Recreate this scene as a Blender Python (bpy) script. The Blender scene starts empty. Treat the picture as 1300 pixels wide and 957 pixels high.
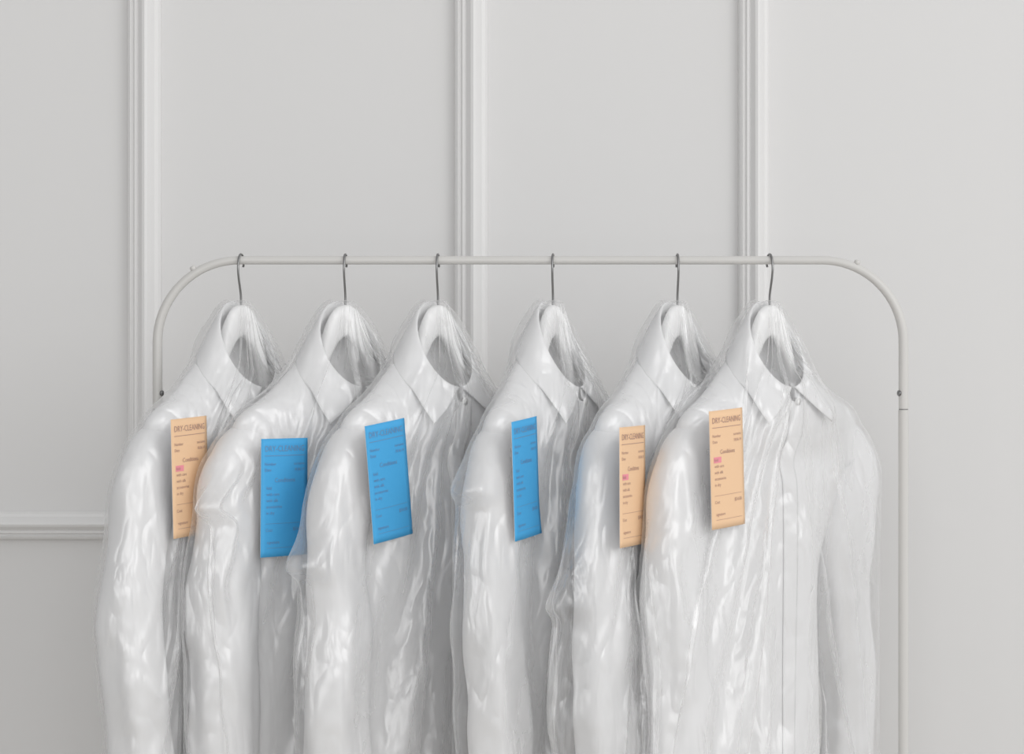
import bpy, bmesh, math, random
import numpy as np
from mathutils import Vector, noise

random.seed(7)
sc = bpy.context.scene
COL = sc.collection
PI = math.pi

# ------------------------------------------------------------------ helpers
def link(name, me, mat=None, parent=None, smooth=True):
    o = bpy.data.objects.new(name, me)
    COL.objects.link(o)
    if mat is not None and not me.materials:
        me.materials.append(mat)
    if smooth and len(me.polygons):
        me.polygons.foreach_set('use_smooth', [True] * len(me.polygons))
    if parent is not None:
        o.parent = parent
    return o

def tag(o, label=None, cat=None, group=None, kind=None):
    if label: o['label'] = label
    if cat: o['category'] = cat
    if group: o['group'] = group
    if kind: o['kind'] = kind
    return o

def empty(name, loc, rz, label, cat, group=None):
    o = bpy.data.objects.new(name, None)
    o.empty_display_size = 0.05
    COL.objects.link(o)
    o.location = loc
    o.rotation_euler = (0, 0, rz)
    return tag(o, label, cat, group)

def grid_mesh(name, P, closed_u=True, closed_v=False):
    """P: (rows, cols, 3) array -> quad mesh; columns wrap when closed_u."""
    P = np.asarray(P, float)
    m, n = P.shape[:2]
    me = bpy.data.meshes.new(name)
    idx = np.arange(m * n).reshape(m, n)
    a = idx[:-1, :]; b = idx[1:, :]
    if closed_u:
        f = np.stack([a, np.roll(a, -1, 1), np.roll(b, -1, 1), b], -1).reshape(-1, 4)
    else:
        f = np.stack([a[:, :-1], a[:, 1:], b[:, 1:], b[:, :-1]], -1).reshape(-1, 4)
    me.from_pydata(P.reshape(-1, 3).tolist(), [], f.tolist())
    me.update()
    return me

def bm_mesh(name, bm):
    me = bpy.data.meshes.new(name)
    bmesh.ops.recalc_face_normals(bm, faces=bm.faces)
    bm.to_mesh(me); bm.free()
    return me

def catmull(pts, n):
    """sample a smooth curve through pts (k,d) at n points"""
    pts = np.asarray(pts, float)
    k = len(pts)
    t = np.linspace(0, k - 1, n)
    i = np.clip(np.floor(t).astype(int), 0, k - 2)
    f = (t - i)[:, None]
    p0 = pts[np.clip(i - 1, 0, k - 1)]; p1 = pts[i]; p2 = pts[i + 1]; p3 = pts[np.clip(i + 2, 0, k - 1)]
    return 0.5 * (2 * p1 + (p2 - p0) * f + (2 * p0 - 5 * p1 + 4 * p2 - p3) * f**2 + (3 * p1 - p0 - 3 * p2 + p3) * f**3)

def add_tube(bm, path, r, seg=12, cap=True):
    path = [Vector(p) for p in path]
    rs = list(r) if hasattr(r, '__len__') else [r] * len(path)
    if cap and (path[1] - path[0]).length > .02:       # keep the end caps from bending the shading
        d0 = (path[1] - path[0]).normalized() * .0006; d1 = (path[-2] - path[-1]).normalized() * .0006
        path = [path[0], path[0] + d0] + path[1:-1] + [path[-1] + d1, path[-1]]
        rs = [rs[0], rs[0]] + rs[1:-1] + [rs[-1], rs[-1]]
    rings = []
    ref = None
    for i, p in enumerate(path):
        t = (path[min(i + 1, len(path) - 1)] - path[max(i - 1, 0)]).normalized()
        if ref is None:
            ref = t.orthogonal().normalized()
        ref = (ref - t * ref.dot(t)).normalized()
        b = t.cross(ref)
        rings.append([bm.verts.new(p + (ref * math.cos(2 * PI * k / seg) + b * math.sin(2 * PI * k / seg)) * rs[i]) for k in range(seg)])
    for A, B in zip(rings[:-1], rings[1:]):
        for k in range(seg):
            bm.faces.new((A[k], A[(k + 1) % seg], B[(k + 1) % seg], B[k]))
    if cap:
        bm.faces.new(rings[0][::-1]); bm.faces.new(rings[-1])

def add_box(bm, lo, hi):
    v = [bm.verts.new((x, y, z)) for x in (lo[0], hi[0]) for y in (lo[1], hi[1]) for z in (lo[2], hi[2])]
    for q in ((0, 1, 3, 2), (4, 6, 7, 5), (0, 4, 5, 1), (2, 3, 7, 6), (0, 2, 6, 4), (1, 5, 7, 3)):
        bm.faces.new([v[k] for k in q])

def fbm(P, scale, octaves=3, seed=0.0):
    return np.array([noise.fractal(Vector((p[0] * scale + seed, p[1] * scale + seed * 1.7, p[2] * scale - seed)), 1.0, 2.0, octaves) for p in P])

# ------------------------------------------------------------------ materials
def principled(name, col, rough=0.6, metal=0.0, spec=0.5, bump=None):
    m = bpy.data.materials.new(name); m.use_nodes = True
    nt = m.node_tree; b = nt.nodes['Principled BSDF']
    b.inputs['Base Color'].default_value = (*col, 1)
    b.inputs['Roughness'].default_value = rough
    b.inputs['Metallic'].default_value = metal
    b.inputs['Specular IOR Level'].default_value = spec
    if bump:
        sc_, st, dist = bump
        tc = nt.nodes.new('ShaderNodeTexCoord')
        n = nt.nodes.new('ShaderNodeTexNoise'); n.inputs['Scale'].default_value = sc_; n.inputs['Detail'].default_value = 4
        bp = nt.nodes.new('ShaderNodeBump'); bp.inputs['Strength'].default_value = st; bp.inputs['Distance'].default_value = dist
        nt.links.new(tc.outputs['Object'], n.inputs['Vector'])
        nt.links.new(n.outputs['Fac'], bp.inputs['Height'])
        nt.links.new(bp.outputs['Normal'], b.inputs['Normal'])
    return m

M_WALL = principled('wall_paint', (0.735, 0.73, 0.725), 0.75, bump=(14, 0.05, 0.01))
M_TRIM = principled('trim_paint', (0.775, 0.77, 0.765), 0.5)
M_FLOOR = principled('floor_board', (0.55, 0.52, 0.48), 0.5)
M_RACK = principled('rack_enamel', (0.62, 0.61, 0.59), 0.35)
M_STEEL = principled('hook_steel', (0.27, 0.27, 0.27), 0.3, 1.0)
M_SCREW = principled('screw_steel', (0.25, 0.25, 0.25), 0.35, 1.0)
M_RUBBER = principled('castor_rubber', (0.08, 0.08, 0.08), 0.6)
M_BUTTON = principled('button_shell', (0.86, 0.86, 0.85), 0.25)
M_BLUE = principled('blue_card', (0.065, 0.41, 0.78), 0.65)
M_ORANGE = principled('orange_card', (0.86, 0.58, 0.36), 0.65)
M_INK_O = principled('ink_on_orange', (0.44, 0.29, 0.25), 0.7)
M_INK_B = principled('ink_on_blue', (0.17, 0.31, 0.50), 0.7)
M_PAPER = principled('paper_back', (0.80, 0.79, 0.80), 0.7)
M_PINK = principled('pink_stamp', (0.85, 0.30, 0.36), 0.7)

def fabric():
    m = bpy.data.materials.new('white_cotton'); m.use_nodes = True
    nt = m.node_tree; nt.nodes.clear()
    out = nt.nodes.new('ShaderNodeOutputMaterial')
    d = nt.nodes.new('ShaderNodeBsdfDiffuse'); d.inputs['Color'].default_value = (0.89, 0.89, 0.895, 1)
    t = nt.nodes.new('ShaderNodeBsdfTranslucent'); t.inputs['Color'].default_value = (0.89, 0.89, 0.895, 1)
    mx = nt.nodes.new('ShaderNodeMixShader'); mx.inputs[0].default_value = 0.15
    tc = nt.nodes.new('ShaderNodeTexCoord')
    n = nt.nodes.new('ShaderNodeTexNoise'); n.inputs['Scale'].default_value = 22; n.inputs['Detail'].default_value = 3
    bp = nt.nodes.new('ShaderNodeBump'); bp.inputs['Strength'].default_value = 0.25; bp.inputs['Distance'].default_value = 0.006
    nt.links.new(tc.outputs['Object'], n.inputs['Vector']); nt.links.new(n.outputs['Fac'], bp.inputs['Height'])
    nt.links.new(bp.outputs[0], d.inputs['Normal'])
    nt.links.new(d.outputs[0], mx.inputs[1]); nt.links.new(t.outputs[0], mx.inputs[2]); nt.links.new(mx.outputs[0], out.inputs[0])
    return m
M_COTTON = fabric()

def film():
    m = bpy.data.materials.new('clear_film'); m.use_nodes = True
    nt = m.node_tree; nt.nodes.clear(); N = nt.nodes.new; L = nt.links.new
    out = N('ShaderNodeOutputMaterial')
    tc = N('ShaderNodeTexCoord')
    # crinkles: stretched, ridged noise in the bag's own space
    def ridged(scale, stretch, rot, detail):
        mp = N('ShaderNodeMapping'); mp.inputs['Scale'].default_value = stretch; mp.inputs['Rotation'].default_value = rot
        n = N('ShaderNodeTexNoise'); n.inputs['Scale'].default_value = scale; n.inputs['Detail'].default_value = detail
        n.inputs['Distortion'].default_value = 0.6
        L(tc.outputs['Object'], mp.inputs[0]); L(mp.outputs[0], n.inputs['Vector'])
        s = N('ShaderNodeMath'); s.operation = 'SUBTRACT'; s.inputs[1].default_value = 0.5; L(n.outputs['Fac'], s.inputs[0])
        a = N('ShaderNodeMath'); a.operation = 'ABSOLUTE'; L(s.outputs[0], a.inputs[0])
        return a
    r1 = ridged(18, (1, 1, 0.35), (0, 0.45, 0.3), 2)
    r2 = ridged(36, (1, 1, 0.45), (0, -0.5, 0.2), 0)
    mul = N('ShaderNodeMath'); mul.operation = 'MULTIPLY_ADD'; mul.inputs[1].default_value = 0.35
    L(r2.outputs[0], mul.inputs[0]); L(r1.outputs[0], mul.inputs[2])
    bp = N('ShaderNodeBump'); bp.inputs['Strength'].default_value = 1.0; bp.inputs['Distance'].default_value = 0.018
    L(mul.outputs[0], bp.inputs['Height'])
    lw = N('ShaderNodeLayerWeight'); lw.inputs['Blend'].default_value = 0.35; bp2 = N('ShaderNodeBump'); bp2.inputs['Strength'].default_value = 0.28; bp2.inputs['Distance'].default_value = 0.010
    L(mul.outputs[0], bp2.inputs['Height']); L(bp2.outputs[0], lw.inputs['Normal'])
    pw = N('ShaderNodeMath'); pw.operation = 'POWER'; pw.inputs[1].default_value = 2.0; L(lw.outputs['Facing'], pw.inputs[0])
    ma = N('ShaderNodeMath'); ma.operation = 'MULTIPLY_ADD'; ma.inputs[1].default_value = 0.36; ma.inputs[2].default_value = 0.12
    ma.use_clamp = True
    L(pw.outputs[0], ma.inputs[0])
    tr = N('ShaderNodeBsdfTransparent'); tr.inputs[0].default_value = (1, 1, 1, 1)
    df = N('ShaderNodeBsdfDiffuse'); df.inputs[0].default_value = (0.89, 0.89, 0.895, 1)
    tl = N('ShaderNodeBsdfTranslucent'); tl.inputs[0].default_value = (0.89, 0.89, 0.895, 1)
    hz = N('ShaderNodeMixShader'); hz.inputs[0].default_value = 0.45; L(df.outputs[0], hz.inputs[1]); L(tl.outputs[0], hz.inputs[2])
    m1 = N('ShaderNodeMixShader'); L(ma.outputs[0], m1.inputs[0]); L(tr.outputs[0], m1.inputs[1]); L(hz.outputs[0], m1.inputs[2])
    gl = N('ShaderNodeBsdfGlossy'); gl.inputs['Roughness'].default_value = 0.32; gl.inputs[0].default_value = (1, 1, 1, 1); L(bp.outputs[0], gl.inputs['Normal'])
    lw2 = N('ShaderNodeLayerWeight'); lw2.inputs['Blend'].default_value = 0.5
    p2 = N('ShaderNodeMath'); p2.operation = 'POWER'; p2.inputs[1].default_value = 3.0; L(lw2.outputs['Facing'], p2.inputs[0])
    fr = N('ShaderNodeMath'); fr.operation = 'MULTIPLY_ADD'; fr.inputs[1].default_value = 0.08; fr.inputs[2].default_value = 0.11
    L(p2.outputs[0], fr.inputs[0])
    m2 = N('ShaderNodeMixShader'); L(fr.outputs[0], m2.inputs[0]); L(m1.outputs[0], m2.inputs[1]); L(gl.outputs[0], m2.inputs[2])
    L(m2.outputs[0], out.inputs[0])
    return m
M_FILM = film()

# ------------------------------------------------------------------ frame of the place
PXM = 960.0                 # photograph pixels per metre in the plane of the rack
CAM_D = 3.0
CAM_Z = 1.392
BAR_Z = 1.500
def wx(px): return (px - 650) / PXM
def wz(py): return CAM_Z - (py - 434) / PXM
WALL_Y = 0.42
KW = (CAM_D + WALL_Y) / CAM_D     # sizes on the wall

# ------------------------------------------------------------------ room
def structure(name, bm_or_me, mat):
    me = bm_mesh(name, bm_or_me) if isinstance(bm_or_me, bmesh.types.BMesh) else bm_or_me
    o = link(name, me, mat, smooth=False)
    o['kind'] = 'structure'
    return o
bm = bmesh.new(); add_box(bm, (-2.6, WALL_Y, 0), (2.6, WALL_Y + 0.1, 3.0)); structure('wall_back', bm, M_WALL)
bm = bmesh.new(); add_box(bm, (-2.6, -4.2, -0.06), (2.6, WALL_Y + 0.1, 0)); structure('floor', bm, M_FLOOR)

# moulding profile across its width (0..1) -> height off the wall
W_M = 0.0425 * KW * 1.0
PROF = [(0.0, 0.0), (0.0, 0.006), (0.04, 0.0095), (0.11, 0.0115), (0.16, 0.0095), (0.20, 0.0095), (0.25, 0.0125), (0.31, 0.0125), (0.35, 0.0115),
        (0.42, 0.014), (0.50, 0.0175), (0.58, 0.0185), (0.66, 0.0170), (0.76, 0.0125), (0.83, 0.0085), (0.87, 0.0080), (0.93, 0.0070), (1.0, 0.0035), (1.0, 0.0)]
def vertical_trim(name, px0, px1, z0, z1):
    x0, x1 = wx(px0) * KW, wx(px1) * KW
    bm = bmesh.new()
    A = [bm.verts.new((x0 + (x1 - x0) * t, WALL_Y - h * 1.6, z0)) for t, h in PROF]
    B = [bm.verts.new((x0 + (x1 - x0) * t, WALL_Y - h * 1.6, z1)) for t, h in PROF]
    for k in range(len(PROF) - 1):
        bm.faces.new((A[k], B[k], B[k + 1], A[k + 1]))
    return structure(name, bm, M_TRIM)
def wall_z(py): return CAM_Z - (py - 434) / PXM * KW
vertical_trim('trim_1', 163, 205, 0.0, 3.0)
vertical_trim('trim_2', 577, 619, 0.0, 3.0)
vertical_trim('trim_3', 937, 976, 0.0, 3.0)
# horizontal rail at left (profile runs upwards: bevelled lip at the bottom)
bm = bmesh.new()
zb, zt = wall_z(684), wall_z(649)
xa, xb = -2.6, wx(163) * KW
A = [bm.verts.new((xa, WALL_Y - h * 1.6, zb + (zt - zb) * t)) for t, h in PROF]
B = [bm.verts.new((xb, WALL_Y - h * 1.6, zb + (zt - zb) * t)) for t, h in PROF]
for k in range(len(PROF) - 1):
    bm.faces.new((A[k], A[k + 1], B[k + 1], B[k]))
structure('trim_4', bm, M_TRIM)

# ------------------------------------------------------------------ clothes rack
def arc(cx, cz, r, a0, a1, n):
    return [(cx + r * math.cos(a0 + (a1 - a0) * i / n), 0, cz + r * math.sin(a0 + (a1 - a0) * i / n)) for i in range(n + 1)]
RX0, RX1 = wx(200), wx(1147)
rc = 0.5 * (RX0 + RX1)
rack = empty('clothes_rack', (rc, 0, 0), 0, 'white enamelled tubular metal clothes rack with rounded top corners on the floor', 'clothes rack')
hw = 0.5 * (RX1 - RX0)
R = 0.108
rb = 0.0056
JZ = wz(519)
path = [(-hw, 0, JZ)] + arc(-hw + R, BAR_Z - R, R, PI, PI / 2, 18) + arc(hw - R, BAR_Z - R, R, PI / 2, 0, 18) + [(hw, 0, JZ)]
pr = []
for p in path:
    f = min(1, max(0, (BAR_Z - p[2]) / R))
    pr.append(rb + 0.0009 * f)
bm = bmesh.new(); add_tube(bm, path, pr, 20); link('top_rail', bm_mesh('top_rail', bm), M_RACK, rack)
for s in (-1, 1):
    bm = bmesh.new(); add_tube(bm, [(s * hw, 0, 0.10), (s * hw, 0, JZ - 0.0012)], 0.0068, 20)
    link('upright', bm_mesh('upright', bm), M_RACK, rack)
    bm = bmesh.new(); add_tube(bm, [(s * hw, 0, JZ - 0.0014), (s * hw, 0, JZ + 0.0004)], 0.0060, 20)
    link('joint_sleeve', bm_mesh('joint_sleeve', bm), M_SCREW, rack)
    # knob on the outside of the bend
    a = math.radians(122 if s < 0 else 66)
    cx = s * (hw - R)
    bx, bz = cx + (R + rb) * math.cos(a), BAR_Z - R + (R + rb) * math.sin(a)
    dx, dz = math.cos(a), math.sin(a)
    bm = bmesh.new(); add_tube(bm, [(bx - dx * .002, 0, bz - dz * .002), (bx + dx * .003, 0, bz + dz * .003), (bx + dx * .0045, 0, bz + dz * .0045)], [.0042, .0042, .0028], 12)
    link('stop_knob', bm_mesh('stop_knob', bm), M_RACK, rack)
    # screw facing inwards and forwards on the upright
    zz = wz(499)
    q = Vector((-0.93, -0.37, 0)) if s > 0 else Vector((0.93, -0.37, 0))
    c = Vector((s * hw, 0, zz))
    bm = bmesh.new(); add_tube(bm, [c + q * .0055, c + q * .0078, c + q * .0086], [.0040, .0038, .0022], 14)
    link('screw', bm_mesh('screw', bm), M_SCREW, rack)
    # foot with castors
    bm = bmesh.new(); add_tube(bm, [(s * hw, -0.24, 0.085), (s * hw, -0.23, 0.095), (s * hw, 0.23, 0.095), (s * hw, 0.24, 0.085)], 0.010, 16)
    link('foot', bm_mesh('foot', bm), M_RACK, rack)
    for yy in (-0.22, 0.22):
        bm = bmesh.new()
        add_tube(bm, [(s * hw - .012, yy, .028), (s * hw - .009, yy, .028), (s * hw + .009, yy, .028), (s * hw + .012, yy, .028)], [.024, .028, .028, .024], 24)
        add_tube(bm, [(s * hw, yy, .05), (s * hw, yy, .09)], .006, 10)
        link('castor', bm_mesh('castor', bm), M_RUBBER, rack)
bm = bmesh.new(); add_tube(bm, [(-hw, 0, .16), (hw, 0, .16)], .0065, 16); link('lower_rail', bm_mesh('lower_rail', bm), M_RACK, rack)

# ------------------------------------------------------------------ shirts
NPHI = 96
PHI = np.arange(NPHI) / NPHI * 2 * PI        # 0 = wearer's left (far), pi/2 = front (w>0)
C_, S_ = np.cos(PHI), np.sin(PHI)
def spow(x, p): return np.sign(x) * np.abs(x) ** p
def P3(u, w, z): return np.stack([u, -w, z], -1)      # local axes: x = u, y = -w

def ring(a, b, uc, wc, zb, zf, p=1.0):
    """tilted closed loop: zb at the back, zf at the front"""
    u = uc + a * spow(C_, p); w = wc + b * spow(S_, p)
    f = (S_ + 1) / 2
    z = zb + (zf - zb) * f
    return np.stack([u, w, z], -1)

def torso_loops(seed):
    rim = ring(0.056, 0.038, -0.002, 0.008, -0.092, -0.186)
    sh = ring(0.184, 0.030, 0, 0.000, -0.218, -0.264, 0.75)
    side = np.abs(C_) ** 2
    sh[:, 2] = sh[:, 2] * (1 - side) + (-0.214) * side
    mid = rim * 0.5 + sh * 0.5
    # straight shoulder slope at the sides, soft curve at the front
    mid[:, 1] += 0.006 * S_
    keys = [rim, mid, sh]
    for z, U, W in ((-0.30, 0.172, 0.036), (-0.40, 0.170, 0.038), (-0.55, 0.172, 0.037), (-0.70, 0.178, 0.036), (-0.80, 0.184, 0.034)):
        keys.append(ring(U, W, 0, 0, z, z, 0.72))
    for kk, q in zip(keys[3:], (.88, .52, .50, .50, .50)):
        pos = keys[3][:, 0] * 0 + (C_ > 0)
        kk[:, 0] *= np.where(C_ > 0, q, 1.0)
    keys = np.array(keys)                        # (k, n, 3)
    rows = 72
    t = np.linspace(0, 1, rows) ** 0.85
    k = len(keys)
    tt = t * (k - 1); i = np.clip(np.floor(tt).astype(int), 0, k - 2); f = (tt - i)[:, None, None]
    p0 = keys[np.clip(i - 1, 0, k - 1)]; p1 = keys[i]; p2 = keys[i + 1]; p3 = keys[np.clip(i + 2, 0, k - 1)]
    L = 0.5 * (2 * p1 + (p2 - p0) * f + (2 * p0 - 5 * p1 + 4 * p2 - p3) * f**2 + (3 * p1 - p0 - 3 * p2 + p3) * f**3)
    rng = np.random.RandomState(seed)
    down = np.clip((-L[..., 2] - 0.17) / 0.45, 0, 1)
    fold = np.zeros(L.shape[:2])
    for kf in (5, 7, 9, 13):
        ph = rng.rand() * 6.28; dr = rng.randn() * 1.2
        fold += np.cos(kf * PHI[None, :] + ph + dr * L[..., 2] * 3) / math.sqrt(kf)
    amp = 0.0050 * down
    L[..., 1] += fold * amp * np.abs(S_)[None, :] ** 0.6
    L[..., 0] += 0.4 * fold * amp * C_[None, :]
    return L

def sleeve_loops(s, seed):
    rng = np.random.RandomState(seed + (3 if s > 0 else 11))
    j = rng.randn(4) * 0.006
    if s < 0:      # near sleeve, hanging straight beside the body
        P = [(.140, 0, -.248), (.168, 0, -.262), (.190, .002, -.300), (.202, .004, -.366), (.208 + j[0], .008, -.47), (.210 + j[1], .012, -.58), (.208 + j[2], .014, -.70), (.206, .016, -.775)]
        P = [(p[0] - SLEEVE_IN[seed] * k, p[1], p[2]) for p, k in zip(P, (0, .2, .5, .8, 1, 1, 1, 1))]
        A = [.040, .047, .046, .044, .043, .043, .042, .040]      # half width in the hanger plane
        B = [.022, .027, .030, .032, .033, .033, .032, .028]      # half depth
    else:          # far sleeve, fallen a little across the front of the body
        P = [(.138, 0, -.248), (.162, .002, -.262), (.168, .006, -.300), (.150, .010, -.366), (.146 + j[0], .012, -.44), (.158 + j[1], .012, -.56), (.172 + j[2], .014, -.70), (.178, .014, -.775)]
        A = [.040, .047, .050, .052, .048, .043, .042, .040]
        B = [b_ * (1.0 if seed == 5 else .78) for b_ in (.022, .027, .030, .031, .030, .029, .028, .027)]
    n = 64
    pc = catmull(np.c_[np.array(P), A, B], n)
    nth = 40
    th = np.arange(nth) / nth * 2 * PI
    out = np.zeros((n, nth, 3))
    for i in range(n):
        d = pc[min(i + 1, n - 1), :3] - pc[max(i - 1, 0), :3]
        d /= np.linalg.norm(d)
        e = np.array([-d[2], 0, d[0]]); e /= np.linalg.norm(e)       # outward, in plane
        fr = np.array([0, 1, 0.])
        down = max(0, min(1, (i / n - .2) / .5))
        a, b = pc[i, 3], pc[i, 4]
        w = (1 + .05 * down * np.cos(3 * th + i * .05 + seed) + .06 * down * np.cos(5 * th - i * .09 + seed * 2) + .03 * np.sin(i * .45 + 2 * th))
        p = pc[i, :3] + np.outer(spow(np.cos(th), .85) * a * w, e) + np.outer(spow(np.sin(th), .85) * b * w, fr)
        out[i] = p
    q = out.reshape(-1, 3)
    cz = np.stack([q[:, 0] * .8 + q[:, 2] * .6, q[:, 1], -q[:, 0] * .6 + q[:, 2] * .8], -1) * np.array([1.6, 1, .7])
    nz = fbm(cz, 9, 2, 5.5 * seed + (2 if s > 0 else 0)).reshape(n, nth)
    cen = out.mean(1, keepdims=True)
    dirn = out - cen; dirn /= np.maximum(np.linalg.norm(dirn, axis=-1, keepdims=True), 1e-6)
    fade = np.clip((np.arange(n) / n - .12) / .2, 0, 1)[:, None, None]
    out = out + dirn * (nz[..., None] * .0065 * fade)
    out[..., 0] *= s
    return out, pc

def to_local(L): return np.stack([L[..., 0], -L[..., 1], L[..., 2]], -1)

def collar_pts(n=72, seed=0):
    """collar leaf + stand: rows run stand bottom -> fold -> leaf edge; columns run near front, back, far front"""
    T = np.linspace(-1, 1, n)
    ang = np.radians(90) - T * np.radians(176)         # T=-1: wearer's right front (near), sweeping through... 
    c, s = np.cos(ang + 0), np.sin(ang)
    ang = np.radians(90) + np.radians(6) + (T + 1) / 2 * np.radians(348)   # near side first: 96deg .. 444deg
    c, s = np.cos(ang), np.sin(ang)
    f = (s + 1) / 2
    fr = np.clip((np.abs(T) - 0.45) / 0.55, 0, 1)       # 0 back, 1 at the front opening
    def loop(a, b, uc, wc, zb, zf, e=1.0):
        return np.stack([uc + a * c, wc + b * s, zb + (zf - zb) * f ** e], -1)
    base = loop(.0555, .0375, -.002, .008, -.094, -.187)
    st2 = loop(.0505, .0285, -.004, .0125, -.074, -.181)
    fold = loop(.0480, .0250, -.004, .0150, -.0575, -.170, .95)
    top = loop(.0510, .0280, -.004, .0148, -.0570, -.1695, .95)
    lf = loop(.0665, .0390, -.003, .012, -.080, -.186, .9)
    edge = loop(.0800, .0500, -.002, .009, -.106, -.1980, .85)
    sg = np.sign(T)
    # the points: the last part of the leaf edge reaches out and down from the opening
    g = np.clip((np.abs(T) - .60) / .40, 0, 1) ** 1.3
    edge[:, 0] += sg * (.060) * g
    edge[:, 1] += -.006 * g
    edge[:, 2] += -.016 * g
    lf[:, 0] += sg * .030 * g
    lf[:, 2] += -.008 * g
    keys = np.array([base, st2, fold, top, lf, edge])
    m = 26
    t = np.linspace(0, 5, m)
    K = []
    for col in range(n):
        K.append(catmull(keys[:, col], m))
    return np.array(K).transpose(1, 0, 2)

def solid(o, th, off=0.0, sub=0):
    md = o.modifiers.new('Solidify', 'SOLIDIFY'); md.thickness = th; md.offset = off
    if sub:
        ms = o.modifiers.new('Subsurf', 'SUBSURF'); ms.levels = sub; ms.render_levels = sub
    return o

def make_shirt(i, hx, th, label):
    root = empty('dress_shirt', (hx, 0, BAR_Z), th, label, 'shirt', 'white dress shirts hanging on the rack')
    L = torso_loops(10 + i)
    body = link('body', grid_mesh('body', to_local(L)), M_COTTON, root)
    cl = [L]
    for s in (-1, 1):
        sl, pc = sleeve_loops(s, i)
        k = 60
        so = link('sleeve', grid_mesh('sleeve', to_local(sl[:k])), M_COTTON, root)
        cl.append(sl[:k])
        # cuff: a slightly wider band over the sleeve end
        cu = sl[k - 5:].copy()
        cen = cu.mean(1, keepdims=True)
        cu = cen + (cu - cen) * 1.04
        cl.append(cu)
        co = link('cuff', grid_mesh('cuff', to_local(cu)), M_COTTON, so); solid(co, .002)
        solid(so, .0008)
    co = link('collar', grid_mesh('collar', to_local(collar_pts(seed=i)), closed_u=False), M_COTTON, root)
    cp = collar_pts(seed=i)
    cl += [cp, cp + np.array([0, .004, 0]), cp - np.array([0, .004, 0]), cp + np.array([0, 0, .003])]
    solid(co, .0014)
    # placket: a strip that follows the front of the body
    fi = NPHI // 4
    cols = range(fi - 0, fi + 1)
    Lf = L[:, :, :]
    rows = Lf.shape[0]
    strip = []
    for r in range(0, rows):
        u_t = np.linspace(-.018, .012, 7)
        fu = Lf[r, 4:NPHI // 2 - 3]                  # front half, u decreasing
        o_ = np.argsort(fu[:, 0])
        w = np.interp(u_t, fu[o_, 0], fu[o_, 1]); z = np.interp(u_t, fu[o_, 0], fu[o_, 2])
        strip.append(np.stack([u_t, w + .0016, z], -1))
    strip = np.array(strip)
    cl.append(strip + np.array([0, .0025, 0]))
    pl = link('placket', grid_mesh('placket', to_local(strip), closed_u=False), M_COTTON, root); solid(pl, .0014)
    zs = strip[:, 3, 2]
    for zb in (-.186,):
        r = int(np.argmin(np.abs(zs - zb)))
        p = strip[r, 3]
        b = bmesh.new()
        add_tube(b, [(p[0], -p[1], p[2]), (p[0], -p[1] - .0022, p[2]), (p[0], -p[1] - .0028, p[2]), (p[0], -p[1] - .0020, p[2])], [.0052, .0052, .0044, .0030], 18)
        link('button', bm_mesh('button', b), M_BUTTON, pl)
    return root, cl

# hanger: wire hook turned across the rail, shaped wooden arms inside the shirt
M_HANG = principled('hanger_plastic', (0.88, 0.88, 0.88), 0.4)
def make_hanger(i, hx, th, bend, label):
    root = empty('coat_hanger', (hx, 0, BAR_Z), th, label, 'hanger', 'metal hooked hangers on the rail')
    # hook in its own plane (h towards the camera, z up); rotated into the hanger frame
    pts = [(0, -.066), (0.000, -.060), (.001, -.045), (.0075, -.026), (.0105, -.012), (.0085, .000), (.005, .0062), (0, .0078), (-.0055, .006), (-.0090, 0), (-.0092, -.0055), (-.0078, -.0085)]
    q = catmull(pts, 60)
    al = bend - th
    hd = Vector((math.sin(bend), -math.cos(bend), 0))       # world direction of h
    hd.rotate(__import__('mathutils').Euler((0, 0, -th)))
    P = [(hd.x * a, hd.y * a, z) for a, z in q]
    b = bmesh.new(); add_tube(b, P, .00150, 10); link('hook', bm_mesh('hook', b), M_STEEL, root)
    # broad moulded arms: a domed centre sloping to both shoulders
    half = [(0, -.0590), (.016, -.064), (.030, -.082), (.041, -.110), (.050, -.138), (.062, -.152), (.080, -.163), (.105, -.179), (.132, -.196)]
    top = catmull([(-u_, z_) for u_, z_ in half[:0:-1]] + half, 81)
    hh = np.interp(np.abs(top[:, 0]), [0, .025, .045, .07, .12, .174], [.041, .050, .046, .030, .022, .016])
    tk = np.interp(np.abs(top[:, 0]), [0, .05, .174], [.0075, .008, .010])
    th_ = np.arange(20) / 20 * 2 * PI
    rings = []
    for (u, z), hgt, t_ in zip(top, hh, tk):
        rings.append(np.stack([np.full(20, u), spow(np.cos(th_), .7) * t_, z - hgt / 2 + spow(np.sin(th_), .8) * hgt / 2], -1))
    me = grid_mesh('shoulder_arm', np.array(rings))
    bmx = bmesh.new(); bmx.from_mesh(me); bmesh.ops.holes_fill(bmx, edges=bmx.edges, sides=40); bmx.to_mesh(me); bmx.free()
    link('shoulder_arm', me, M_HANG, root)
    return np.array(rings) * np.array([1, -1, 1])

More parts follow.
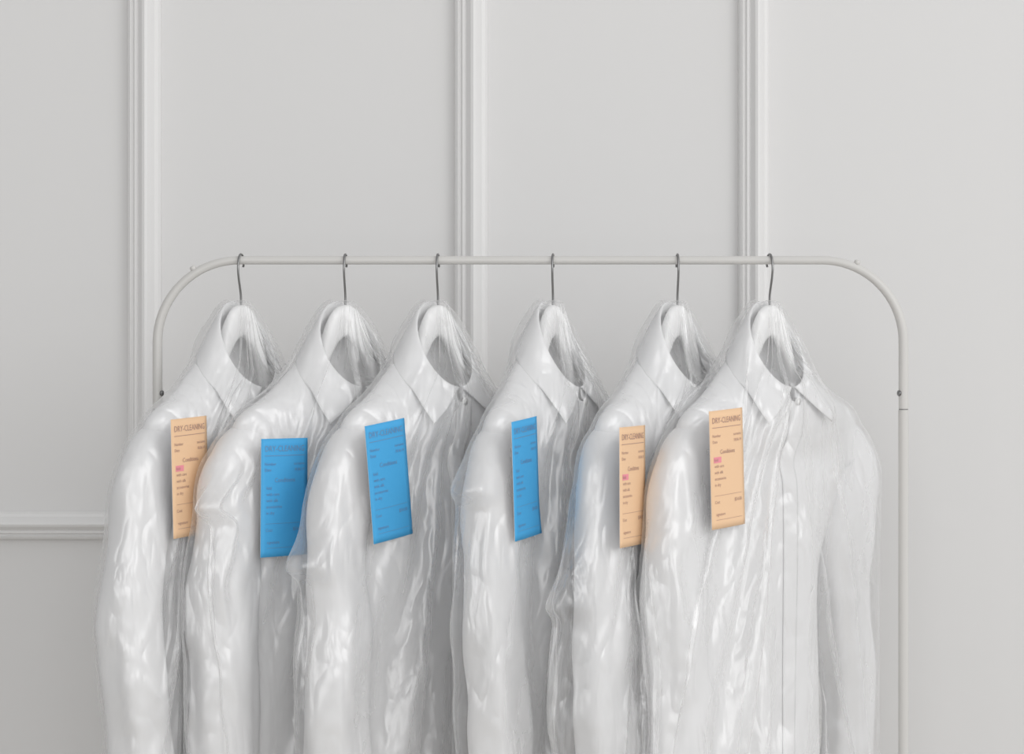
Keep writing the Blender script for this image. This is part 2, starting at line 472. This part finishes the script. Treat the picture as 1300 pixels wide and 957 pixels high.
D = math.radians
SHIRTS = [   # hook px, angle of the hanger to the rail, hook twist
    (306, 57, -15), (438.5, 45, -6), (556, 52, -7), (702, 63, -6), (860, 54, 4), (977, 46, 16)]
SLEEVE_IN = [0, 0, 0, .028, .024, .0]
BAG_OUT = [-.002, .008, .012, .022, .040, .012]
POKE = [(-.40, .0), (-.3125, .04), (-.385, .035), (-.29, .035), (-.43, .026), (-.345, .010)]
SIDE = ['leftmost', 'second from the left', 'third from the left', 'third from the right', 'second from the right', 'rightmost']
TAGN = ['half hidden orange tag', 'broad square blue tag', 'tilted blue tag', 'narrow blue tag', 'partly covered orange tag', 'uncovered orange tag']
roots, clouds = [], []
for i, (hp, th, bend) in enumerate(SHIRTS):
    hx = wx(hp)
    r, cl = make_shirt(i, hx, D(th), f'white dress shirt, {SIDE[i]} on the rack, behind the {TAGN[i]}')
    arm_cloud = make_hanger(i, hx, D(th), D(bend), f'white clothes hanger with steel hook, {SIDE[i]} of six on the rail')
    roots.append(r); clouds.append(cl + [arm_cloud])

# ------------------------------------------------------------------ bags (thin film draped over each shirt)
GU, GW, GZ = np.arange(-.36, .3601, .005), np.arange(-.14, .1401, .005), np.arange(-1.0, .0001, .005)
G0 = np.array([GU[0], GW[0], GZ[0]]); GN = np.array([len(GU), len(GW), len(GZ)])
def edt(mask, win=9):
    """distance (in cells) to the nearest True cell, exact inside the window"""
    big = 1e4
    d = np.where(mask, 0.0, big)
    for ax in range(3):
        o = d.copy()
        n = d.shape[ax]
        for k in range(1, win + 1):
            a = [slice(None)] * 3; b = [slice(None)] * 3
            a[ax] = slice(k, n); b[ax] = slice(0, n - k)
            a, b = tuple(a), tuple(b)
            o[a] = np.minimum(o[a], d[b] + k * k)
            o[b] = np.minimum(o[b], d[a] + k * k)
        d = o
    return np.sqrt(np.minimum(d, (win + 1.0) ** 2))
def solid_field(clouds):
    """signed distance of the solid between the front and the back of the point clouds (u, w, z)"""
    F = np.full((GN[0], GN[2]), -9.0); B = np.full((GN[0], GN[2]), 9.0)
    for L in clouds:
        # refine the loops so that no cell is skipped
        L = np.concatenate([L, L[:, :1]], 1)
        for _ in range(2):
            L = np.stack([L[:-1], .5 * (L[:-1] + L[1:])], 1).reshape(-1, *L.shape[1:]) if len(L) > 1 else L
            L = L.transpose(1, 0, 2)
            L = np.stack([L[:-1], .5 * (L[:-1] + L[1:])], 1).reshape(-1, *L.shape[1:])
            L = L.transpose(1, 0, 2)
        p = L.reshape(-1, 3)
        iu = np.clip(np.round((p[:, 0] - G0[0]) / .005).astype(int), 0, GN[0] - 1)
        iz = np.clip(np.round((p[:, 2] - G0[2]) / .005).astype(int), 0, GN[2] - 1)
        np.maximum.at(F, (iu, iz), p[:, 1]); np.minimum.at(B, (iu, iz), p[:, 1])
    occ = (GW[None, :, None] <= F[:, None, :]) & (GW[None, :, None] >= B[:, None, :])
    d = (edt(occ) - edt(~occ)) * .005
    for ax in range(3):
        d = (np.roll(d, 1, ax) + 2 * d + np.roll(d, -1, ax)) / 4
    g = np.stack(np.gradient(d, .005), -1)
    g /= np.maximum(np.linalg.norm(g, axis=-1, keepdims=True), 1e-6)
    return d, g
def look(field, p):
    d, g = field
    q = (p - G0) / .005
    q = np.clip(q, 0, GN - 1.001)
    i = q.astype(int); f = q - i
    def D(a, b, c): return d[i[:, 0] + a, i[:, 1] + b, i[:, 2] + c]
    fx, fy, fz = f.T
    v = ((D(0,0,0)*(1-fx)+D(1,0,0)*fx)*(1-fy)+(D(0,1,0)*(1-fx)+D(1,1,0)*fx)*fy)*(1-fz) + ((D(0,0,1)*(1-fx)+D(1,0,1)*fx)*(1-fy)+(D(0,1,1)*(1-fx)+D(1,1,1)*fx)*fy)*fz
    r = np.round(q).astype(int)
    return v, g[r[:, 0], r[:, 1], r[:, 2]]

NB, NR = 184, 132
def bag_start(i):
    rng = np.random.RandomState(50 + i)
    phi = np.arange(NB) / NB * 2 * PI
    c, s = np.cos(phi), np.sin(phi)
    K = np.array([(-.053, .004, .004), (-.056, .014, .016), (-.070, .046, .050), (-.110, .098, .058), (-.215, .252, .060), (-.255, .284, .060), (-.33, .292, .060), (-.86, .292, .060)])
    dist = np.r_[0, np.cumsum(np.hypot(np.diff(K[:, 0]), np.diff(K[:, 1])))]
    d = np.linspace(0, dist[-1], NR)
    z = np.interp(d, dist, K[:, 0]); U = np.interp(d, dist, K[:, 1]); W = np.interp(d, dist, K[:, 2])
    near = (c < 0)
    dn = np.clip((-z - .28) / .15, 0, 1)
    ext = np.where(near, 1.0, .86)[None, :] * U[:, None] + np.where(near, BAG_OUT[i] + .012, -.004)[None, :] * dn[:, None]
    ext = ext + np.where(near, POKE[i][1], 0)[None, :] * np.exp(-((z - POKE[i][0]) / .022) ** 2)[:, None]
    return np.stack([ext * spow(c, .75)[None, :], np.outer(W, spow(s, .75)) + (.008 * np.clip((-z - .054) / .02, 0, 1))[:, None], np.repeat(z[:, None], NB, 1)], -1)

def drape(i, own, others, steps=420):
    rng = np.random.RandomState(90 + i)
    X = bag_start(i)
    # slack in the film, a little different over the bag
    co = X.reshape(-1, 3)
    sl = fbm(co * np.array([1, 1, .6]), 7, 2, 5.1 * i + 1).reshape(NR, NB)
    k = 1.032 + .03 * sl + .04 * fbm(co * np.array([1, 1, .7]), 30, 2, 2.1 * i + 7).reshape(NR, NB)
    rest = X.copy()
    N1 = fbm(co * np.array([1, 1, .4]), 16, 2, 3.3 * i); N2 = fbm(co * np.array([1, 1, .4]), 16, 2, 3.3 * i + 40)
    free = np.ones((NR, NB)); free[:2] = 0
    X = X + np.stack([N1, N2, N1 * .4], -1).reshape(X.shape) * (.014 * free * np.clip((-X[..., 2] - .06) / .08, 0, 1))[..., None]
    def dl(a, b): return np.linalg.norm(a - b, axis=-1)
    C = []          # constraints: (index A, index B, rest, stiffness)
    idx = np.arange(NR * NB).reshape(NR, NB)
    taut = np.where(rest[..., 2] > -.27, .975, 1.0).ravel()
    def add(A, B, st, vert=False):
        A, B = A.ravel(), B.ravel()
        r = dl(rest.reshape(-1, 3)[A], rest.reshape(-1, 3)[B]) * .5 * (k.ravel()[A] + k.ravel()[B])
        if vert: r = r * taut[A]
        C.append((A, B, r, st))
    R1 = np.roll(idx, -1, 1); R2 = np.roll(idx, -2, 1)
    for p in (0, 1):
        add(idx[:, p::2], R1[:, p::2], 1.0)
        add(idx[p:-1:2], idx[p + 1::2][:len(idx[p:-1:2])], 1.0, True)
        add(idx[p:-1:2], R1[p + 1::2][:len(idx[p:-1:2])], .45)
        add(R1[p:-1:2], idx[p + 1::2][:len(idx[p:-1:2])], .45)
        cs = [c for c in range(NB) if (c // 2) % 2 == p]
        add(idx[:, cs], R2[:, cs], .05)
        rs = [r for r in range(NR - 2) if (r // 2) % 2 == p]
        add(idx[rs], idx[[r + 2 for r in rs]], .05)
    w = free.ravel().copy()
    x = X.reshape(-1, 3).copy(); v = np.zeros_like(x)
    seg = dl(rest[1:], rest[:-1]) * k[1:] * taut.reshape(NR, NB)[1:]
    geo = np.concatenate([np.zeros((1, NB)), np.cumsum(seg, 0)], 0).ravel()
    anchor = np.repeat(X[:1], NR, 0).reshape(-1, 3)
    h = 1 / 240.
    cl = np.clip(fbm(rest.reshape(-1, 3), 6, 2, 9.7 * i + 3) * 2.2 + .35, 0, 1) * (1 - np.abs(np.tile(np.cos(np.arange(NB) / NB * 2 * PI), NR)) ** 3)
    for stp in range(steps):
        v[:, 2] -= 3.0 * h
        d0, n0 = look(own, x)
        v -= n0 * (cl * np.clip(d0 / .01, 0, 1) * np.exp(-np.maximum(d0, 0) / .03) * 0.8 * h)[:, None]
        v *= (1 - 3.0 * h)
        p = x + v * h * w[:, None]
        for it in range(2):
            for A, B, r, st in C:
                dv = p[B] - p[A]
                L = np.sqrt((dv * dv).sum(1)) + 1e-9
                ws = w[A] + w[B] + 1e-9
                dv *= (st * (L - r) / L / ws)[:, None]
                p[A] += dv * w[A][:, None]
                p[B] -= dv * w[B][:, None]
            da = p - anchor; L = np.sqrt((da * da).sum(1)) + 1e-9
            m = (L > geo) & (w > 0)
            p[m] = anchor[m] + da[m] * (geo[m] / L[m])[:, None]
            for field, off, org, ang in [(own, .0050, None, 0)] + others:
                if org is None:
                    q = p
                else:
                    ca, sa = math.cos(ang), math.sin(ang)
                    t = p - org
                    q = np.stack([t[:, 0] * ca + t[:, 1] * sa, -t[:, 0] * sa + t[:, 1] * ca, t[:, 2]], -1)
                d, n = look(field, q)
                m = (d < off) & (w > 0)
                if m.any():
                    nn = n[m]
                    if org is not None:
                        nn = np.stack([nn[:, 0] * ca - nn[:, 1] * sa, nn[:, 0] * sa + nn[:, 1] * ca, nn[:, 2]], -1)
                    p[m] += nn * np.minimum(off - d[m], .004)[:, None]
                    if org is None:
                        mv = p[m] - x[m]
                        mt = mv - nn * (mv * nn).sum(1, keepdims=True)
                        p[m] -= mt * .35
        v = (p - x) / h
        sp = np.linalg.norm(v, axis=1, keepdims=True)
        v *= np.minimum(1, 1.2 / np.maximum(sp, 1e-6))
        x = p
    return x.reshape(NR, NB, 3)

def refine(X):
    """Catmull-style midpoint refinement of the (rows, wrapped columns) net"""
    n = X.shape[1]
    m = (9 * (X + np.roll(X, -1, 1)) - np.roll(X, 1, 1) - np.roll(X, -2, 1)) / 16
    X = np.stack([X, m], 2).reshape(X.shape[0], 2 * n, 3)
    E = np.concatenate([X[:1], X, X[-1:]], 0)
    m = (9 * (X[:-1] + X[1:]) - E[:-3] - E[3:]) / 16
    Y = np.zeros((2 * X.shape[0] - 1, 2 * n, 3)); Y[0::2] = X; Y[1::2] = m
    return Y
def crinkle(X, i):
    Y = refine(X)
    a = np.roll(Y, -1, 1) - np.roll(Y, 1, 1); b = np.gradient(Y, axis=0)
    nrm = np.cross(a, b); nrm /= np.maximum(np.linalg.norm(nrm, axis=-1, keepdims=True), 1e-9)
    if (nrm[..., 0] * Y[..., 0]).mean() < 0: nrm = -nrm
    # the loose side seam of the bag stands off the near sleeve, with a few snagged corners
    ang = np.arange(Y.shape[1]) / Y.shape[1] * 2 * PI
    side = np.clip((-np.cos(ang) - .55) / .45, 0, 1) ** 1.5
    zz = Y[..., 2]
    wav = fbm(np.stack([zz.ravel() * 0 + i * 3.1, zz.ravel() * 0, zz.ravel()], -1), 9, 2, i).reshape(zz.shape)
    out = (BAG_OUT[i] + .010 * wav) * np.clip((-zz - .28) / .16, 0, 1)
    pk = POKE[i][1] * .85 * np.exp(-((zz - POKE[i][0]) / np.where(zz > POKE[i][0], .030, .014)) ** 2) * np.clip((-np.cos(ang) - .8) / .2, 0, 1) ** 1.2
    Y[..., 0] -= out * side[None, :] + pk
    q = Y.reshape(-1, 3)
    ca, sa = math.cos(.55), math.sin(.55)
    P = np.stack([q[:, 0] * ca + q[:, 2] * sa, q[:, 1], (-q[:, 0] * sa + q[:, 2] * ca) * .45], -1)
    r1 = np.exp(-(fbm(P, 20, 1, 4.4 * i + 2) / .24) ** 2)
    P2 = np.stack([q[:, 0] * ca - q[:, 2] * sa, q[:, 1], (q[:, 0] * sa + q[:, 2] * ca) * .4], -1)
    r2 = np.exp(-(fbm(P2, 30, 1, 1.4 * i + 9) / .24) ** 2)
    m = np.clip(fbm(q, 8, 2, 7.7 * i) * 2.0 + .6, 0, 1)
    hgt = (r1 * .0020 + r2 * .0009) * m * np.tile(1 - .85 * np.cos(ang) ** 2, Y.shape[0]) * np.clip((-q[:, 2] - .056) / .03, 0, 1)
    return Y + nrm * hgt.reshape(Y.shape[:2])[..., None]

# ------------------------------------------------------------------ paper tags on the bags
TW, TH = .0755, .1485
def text_verts(txt, x, z, size, align='LEFT', sx=1.0):
    cu = bpy.data.curves.new('t', 'FONT'); cu.body = txt; cu.size = size; cu.align_x = align; cu.resolution_u = 2
    ob = bpy.data.objects.new('t', cu); COL.objects.link(ob)
    bpy.context.view_layer.update()
    me = ob.evaluated_get(bpy.context.evaluated_depsgraph_get()).to_mesh()
    V = [(x + v.co.x * sx, z + v.co.y) for v in me.vertices]
    Fc = [tuple(p.vertices) for p in me.polygons]
    ob.evaluated_get(bpy.context.evaluated_depsgraph_get()).to_mesh_clear()
    bpy.data.objects.remove(ob); bpy.data.curves.remove(cu)
    return V, Fc
def rect(x0, x1, z0, z1, n=12):
    V = []; Fc = []
    for k in range(n + 1):
        x = x0 + (x1 - x0) * k / n
        V += [(x, z0), (x, z1)]
    for k in range(n):
        Fc.append((2 * k, 2 * k + 2, 2 * k + 3, 2 * k + 1))
    return V, Fc
INK, STAMP = [], []
l, r_ = -TW / 2 + .0055, TW / 2 - .0055
T2 = TH / 2
INK.append(text_verts('DRY-CLEANING', 0, T2 - .0160, .0104, 'CENTER', .86))
INK.append(rect(l, r_, T2 - .0218, T2 - .0211))
for k, (a_, b_) in enumerate((('Number', 'surname'), ('Date', '18.06.19'))):
    zz = T2 - .0335 - k * .0075
    INK.append(text_verts(a_, l, zz, .0052)); INK.append(text_verts(b_, r_, zz, .0052, 'RIGHT'))
INK.append(text_verts('Conditions', 0, T2 - .0548, .0078, 'CENTER', .95))
for k, t_ in enumerate(('fold', 'with care', 'with silk', 'accessories', 'in dry')):
    INK.append(text_verts(t_, l + .003, T2 - .0638 - k * .0078, .0054))
INK.append(rect(l + .002, r_ - .002, T2 - .1070, T2 - .1066))
INK.append(text_verts('Cost', l + .002, T2 - .1166, .0054)); INK.append(text_verts('$54.00', r_ - .002, T2 - .1166, .0062, 'RIGHT'))
INK.append(text_verts('signature', l + .004, T2 - .1320, .0054))
INK.append(rect(l + .004, r_ - .002, T2 - .1374, T2 - .1370))
STAMP.append(rect(l + .002, l + .018, T2 - .0656, T2 - .0583, 8))
def flat_mesh(name, pieces, f, lift):
    V, Fc = [], []
    for v, p in pieces:
        o_ = len(V)
        V += [(x, f(x, z) - lift, z) for x, z in v]
        Fc += [tuple(o_ + q for q in t) for t in p]
    me = bpy.data.meshes.new(name); me.from_pydata(V, [], Fc); me.update()
    return me

DBG = []
def make_tag(i, u0, z0, yaw, roll, colour, label, curl=0.0, bow=.0010, gap=.0022):
    """yaw about the vertical and roll in its own plane, relative to the hanger; rests on the front of the bag"""
    X = bags[i][1]
    q = X.reshape(-1, 3)
    c, s_ = math.cos(yaw), math.sin(yaw)
    # axes of the tag in (u, w): across = (c, s), outward = (-s, c)
    ac = (q[:, 0] - u0) * c + q[:, 1] * s_
    ou = -(q[:, 0] - u0) * s_ + q[:, 1] * c
    m = (np.abs(ac - math.sin(yaw) * .03) < TW / 2 + .004) & (np.abs(q[:, 2] - z0) < TH / 2 + .004)
    o = np.percentile(ou[m], 99.9) + gap
    root_loc = np.array([u0 - s_ * o, c * o + 0, z0])
    th = D(SHIRTS[i][1]); hx = wx(SHIRTS[i][0])
    u, w = root_loc[0], root_loc[1]
    loc = (hx + u * math.cos(th) + w * math.sin(th), u * math.sin(th) - w * math.cos(th), BAR_Z + z0)
    e = empty('laundry_tag', loc, 0, label, 'tag', 'paper laundry tags on the bags')
    e.rotation_mode = 'XYZ'
    import mathutils
    e.rotation_euler = (mathutils.Matrix.Rotation(th - yaw, 3, 'Z') @ mathutils.Matrix.Rotation(roll, 3, 'Y')).to_euler()
    def f(x, z):
        t = max(0, (-z - .02) / (TH / 2))
        return bow * ((2 * x / TW) ** 2) + curl * t * t * (x / TW + .5)
    nx, nz = 10, 18
    G = [[(-TW / 2 + TW * a / nx, -TH / 2 + TH * b / nz) for a in range(nx + 1)] for b in range(nz + 1)]
    DBG.append((i, e, root_loc))
    me = grid_mesh('card', np.array([[(x, f(x, z), z) for x, z in row] for row in G]), closed_u=False)
    cd_ = link('card', me, M_BLUE if colour == 'blue' else M_ORANGE, e)
    md = cd_.modifiers.new('Solidify', 'SOLIDIFY'); md.thickness = .0004; md.offset = 0
    cd_.data.materials.append(M_PAPER); md.material_offset = 1; md.material_offset_rim = 1
    link('lettering', flat_mesh('lettering', INK, f, .0007), M_INK_B if colour == 'blue' else M_INK_O, e, smooth=False)
    if colour != 'blue':
        link('stamp', flat_mesh('stamp', STAMP, f, .00045), M_PINK, e, smooth=False)
    return e
TAGS = [  # u, z, yaw, roll (degrees), colour, label, curl
    (-.157, -.277, -5, -2.2, 'orange', 'orange dry-cleaning tag on the leftmost bag, its right side hidden by the next bag', 0),
    (-.143, -.304, 0, .5, 'blue', 'broad upright blue tag on the second bag from the left', 0),
    (-.155, -.282, 0, -6.5, 'blue', 'tilted blue tag on the third bag from the left', 0),
    (-.169, -.278, -2, -4, 'blue', 'narrow blue tag seen at a slant on the third bag from the right', -.005),
    (-.193, -.287, -8, -.5, 'orange', 'orange tag on the second bag from the right, its right edge behind the rightmost bag', 0),
    (-.1555, -.267, -5, -2.6, 'orange', 'fully visible orange tag on the rightmost bag', 0)]

import time
t0 = time.time()
fields = [solid_field(c) for c in clouds]
print('FIELDS', time.time() - t0)
bags = []
for i in range(6):
    others = []
    # the next shirt to the right, seen in this shirt's (u, w, z) axes
    if i < 5:
        th, tn = D(SHIRTS[i][1]), D(SHIRTS[i + 1][1])
        dx = wx(SHIRTS[i + 1][0]) - wx(SHIRTS[i][0])
        org = np.array([dx * math.cos(th), dx * math.sin(th), 0])     # u, w of the next hook
        # (u, w) frame is mirrored with respect to (x, y): angles change sign
        others.append((fields[i + 1], .009, org, -(tn - th)))
    if i > 0:
        th, tn = D(SHIRTS[i][1]), D(SHIRTS[i - 1][1])
        dx = wx(SHIRTS[i - 1][0]) - wx(SHIRTS[i][0])
        org = np.array([dx * math.cos(th), dx * math.sin(th), 0])
        others.append((bagfield, .0065, org, -(tn - th)))
    X = drape(i, fields[i], others)
    for _ in range(3):
        E = np.concatenate([2 * X[:1] - X[1:2], X, 2 * X[-1:] - X[-2:-1]], 0)
        Z = .5 * X + .125 * (np.roll(X, 1, 1) + np.roll(X, -1, 1) + E[:-2] + E[2:])
        Z[:2] = X[:2]
        X = Z
    X = crinkle(X, i)
    q = X.reshape(-1, 3)
    keep = q[:, 2] < -.062
    for field, off, org, ang in ([(f_, .003, o_, a_) for f_, _, o_, a_ in others] + [(fields[i], .0036, np.zeros(3), 0.0)]) * 3:
        ca, sa = math.cos(ang), math.sin(ang)
        t = q - org
        d, n = look(field, np.stack([t[:, 0] * ca + t[:, 1] * sa, -t[:, 0] * sa + t[:, 1] * ca, t[:, 2]], -1))
        m = (d < off) & (d > -.02) & keep
        n = np.stack([n[:, 0] * ca - n[:, 1] * sa, n[:, 0] * sa + n[:, 1] * ca, n[:, 2]], -1)
        q[m] += n[m] * (off - d[m])[:, None]
    if i == 0:      # and clears the upright beside it
        th = D(SHIRTS[0][1]); hx = wx(SHIRTS[0][0])
        X_ = hx + q[:, 0] * math.cos(th) + q[:, 1] * math.sin(th) - RX0; Y_ = q[:, 0] * math.sin(th) - q[:, 1] * math.cos(th)
        dd = np.hypot(X_, Y_); m = dd < .016
        sc_ = np.where(m, .016 / np.maximum(dd, 1e-5), 1)
        # stay on the side the bag is on
        sx2 = np.where(m, np.abs(X_) * sc_, X_); sy2 = np.where(m, -np.sqrt(np.maximum(.016 ** 2 - np.minimum(np.abs(X_), .0159) ** 2, 0)), Y_)
        sx2 = np.where(m, X_, sx2)
        dx_ = sx2 + RX0 - hx
        q[m, 0] = (dx_ * math.cos(th) + sy2 * math.sin(th))[m]; q[m, 1] = (dx_ * math.sin(th) - sy2 * math.cos(th))[m]
    if i > 0:       # the film lies over the tag of the bag behind it
        Mi = np.array(last_tag.matrix_world.inverted()); Mw = np.array(last_tag.matrix_world)
        th = D(SHIRTS[i][1]); hx = wx(SHIRTS[i][0])
        W_ = np.stack([hx + q[:, 0] * math.cos(th) + q[:, 1] * math.sin(th), q[:, 0] * math.sin(th) - q[:, 1] * math.cos(th), BAR_Z + q[:, 2]], -1)
        T_ = W_ @ Mi[:3, :3].T + Mi[:3, 3]
        m = (np.abs(T_[:, 0]) < TW / 2 + .004) & (np.abs(T_[:, 2]) < TH / 2 + .004) & (T_[:, 1] > -.0022) & (T_[:, 1] < .03)
        T_[m, 1] = -.0022
        W_ = T_ @ Mw[:3, :3].T + Mw[:3, 3]
        dx_, dy_ = W_[:, 0] - hx, W_[:, 1]
        q[m, 0] = (dx_ * math.cos(th) + dy_ * math.sin(th))[m]; q[m, 1] = (dx_ * math.sin(th) - dy_ * math.cos(th))[m]
    X = q.reshape(X.shape)
    bagfield = solid_field([X])
    o = link('garment_bag', grid_mesh('garment_bag', to_local(X)), M_FILM)
    o.location = roots[i].location; o.rotation_euler = roots[i].rotation_euler
    tag(o, f'clear crinkled plastic garment bag, {SIDE[i]} of six on the rack', 'garment bag', 'clear garment bags over the shirts')
    bags.append((o, X))
    u0, z0, yw, rl, cl_, lb, cur = TAGS[i]
    last_tag = make_tag(i, u0, z0, D(yw), D(rl), cl_, lb, cur)
    bpy.context.view_layer.update()
    print('BAG', i, time.time() - t0)

# ------------------------------------------------------------------ light
def area(name, loc, tgt, size, power, col=(1, 1, 1)):
    l = bpy.data.lights.new(name, 'AREA'); l.energy = power; l.size = size; l.color = col
    o = bpy.data.objects.new(name, l); COL.objects.link(o); o.location = loc
    o.rotation_euler = (Vector(tgt) - Vector(loc)).to_track_quat('-Z', 'Y').to_euler()
    return o
area('key_light', (2.3, -2.4, 2.5), (0, 0, 1.2), 1.9, 28)
area('front_softbox', (-.3, -4.0, 2.1), (.1, 0, 1.45), 2.3, 33)
w = bpy.data.worlds.new('World'); sc.world = w; w.use_nodes = True
tcw = w.node_tree.nodes.new('ShaderNodeTexCoord'); sx_ = w.node_tree.nodes.new('ShaderNodeSeparateXYZ')
mr = w.node_tree.nodes.new('ShaderNodeMapRange'); mr.interpolation_type = 'SMOOTHSTEP'
mr.inputs['From Min'].default_value = -0.9; mr.inputs['From Max'].default_value = 0.9; mr.inputs['To Min'].default_value = 0.55; mr.inputs['To Max'].default_value = 1.20
w.node_tree.links.new(tcw.outputs['Generated'], sx_.inputs[0]); w.node_tree.links.new(sx_.outputs[0], mr.inputs['Value'])
w.node_tree.links.new(mr.outputs[0], w.node_tree.nodes['Background'].inputs[0])
w.node_tree.nodes['Background'].inputs[1].default_value = 0.72

# ------------------------------------------------------------------ camera
cd = bpy.data.cameras.new('camera'); cam = bpy.data.objects.new('camera', cd); COL.objects.link(cam)
cam.location = (0, -CAM_D, CAM_Z); cam.rotation_euler = (PI / 2, 0, 0)
cd.sensor_width = 36; cd.lens = PXM * CAM_D * 36 / 1300
cd.shift_y = -(478.5 - 434) / 1300
sc.camera = cam
sc.cycles.transparent_max_bounces = 48
sc.cycles.use_denoising = True
vs = sc.view_settings
vs.view_transform = 'Standard'; vs.look = 'None'; vs.gamma = 1; vs.exposure = 0.0; vs.use_curve_mapping = False
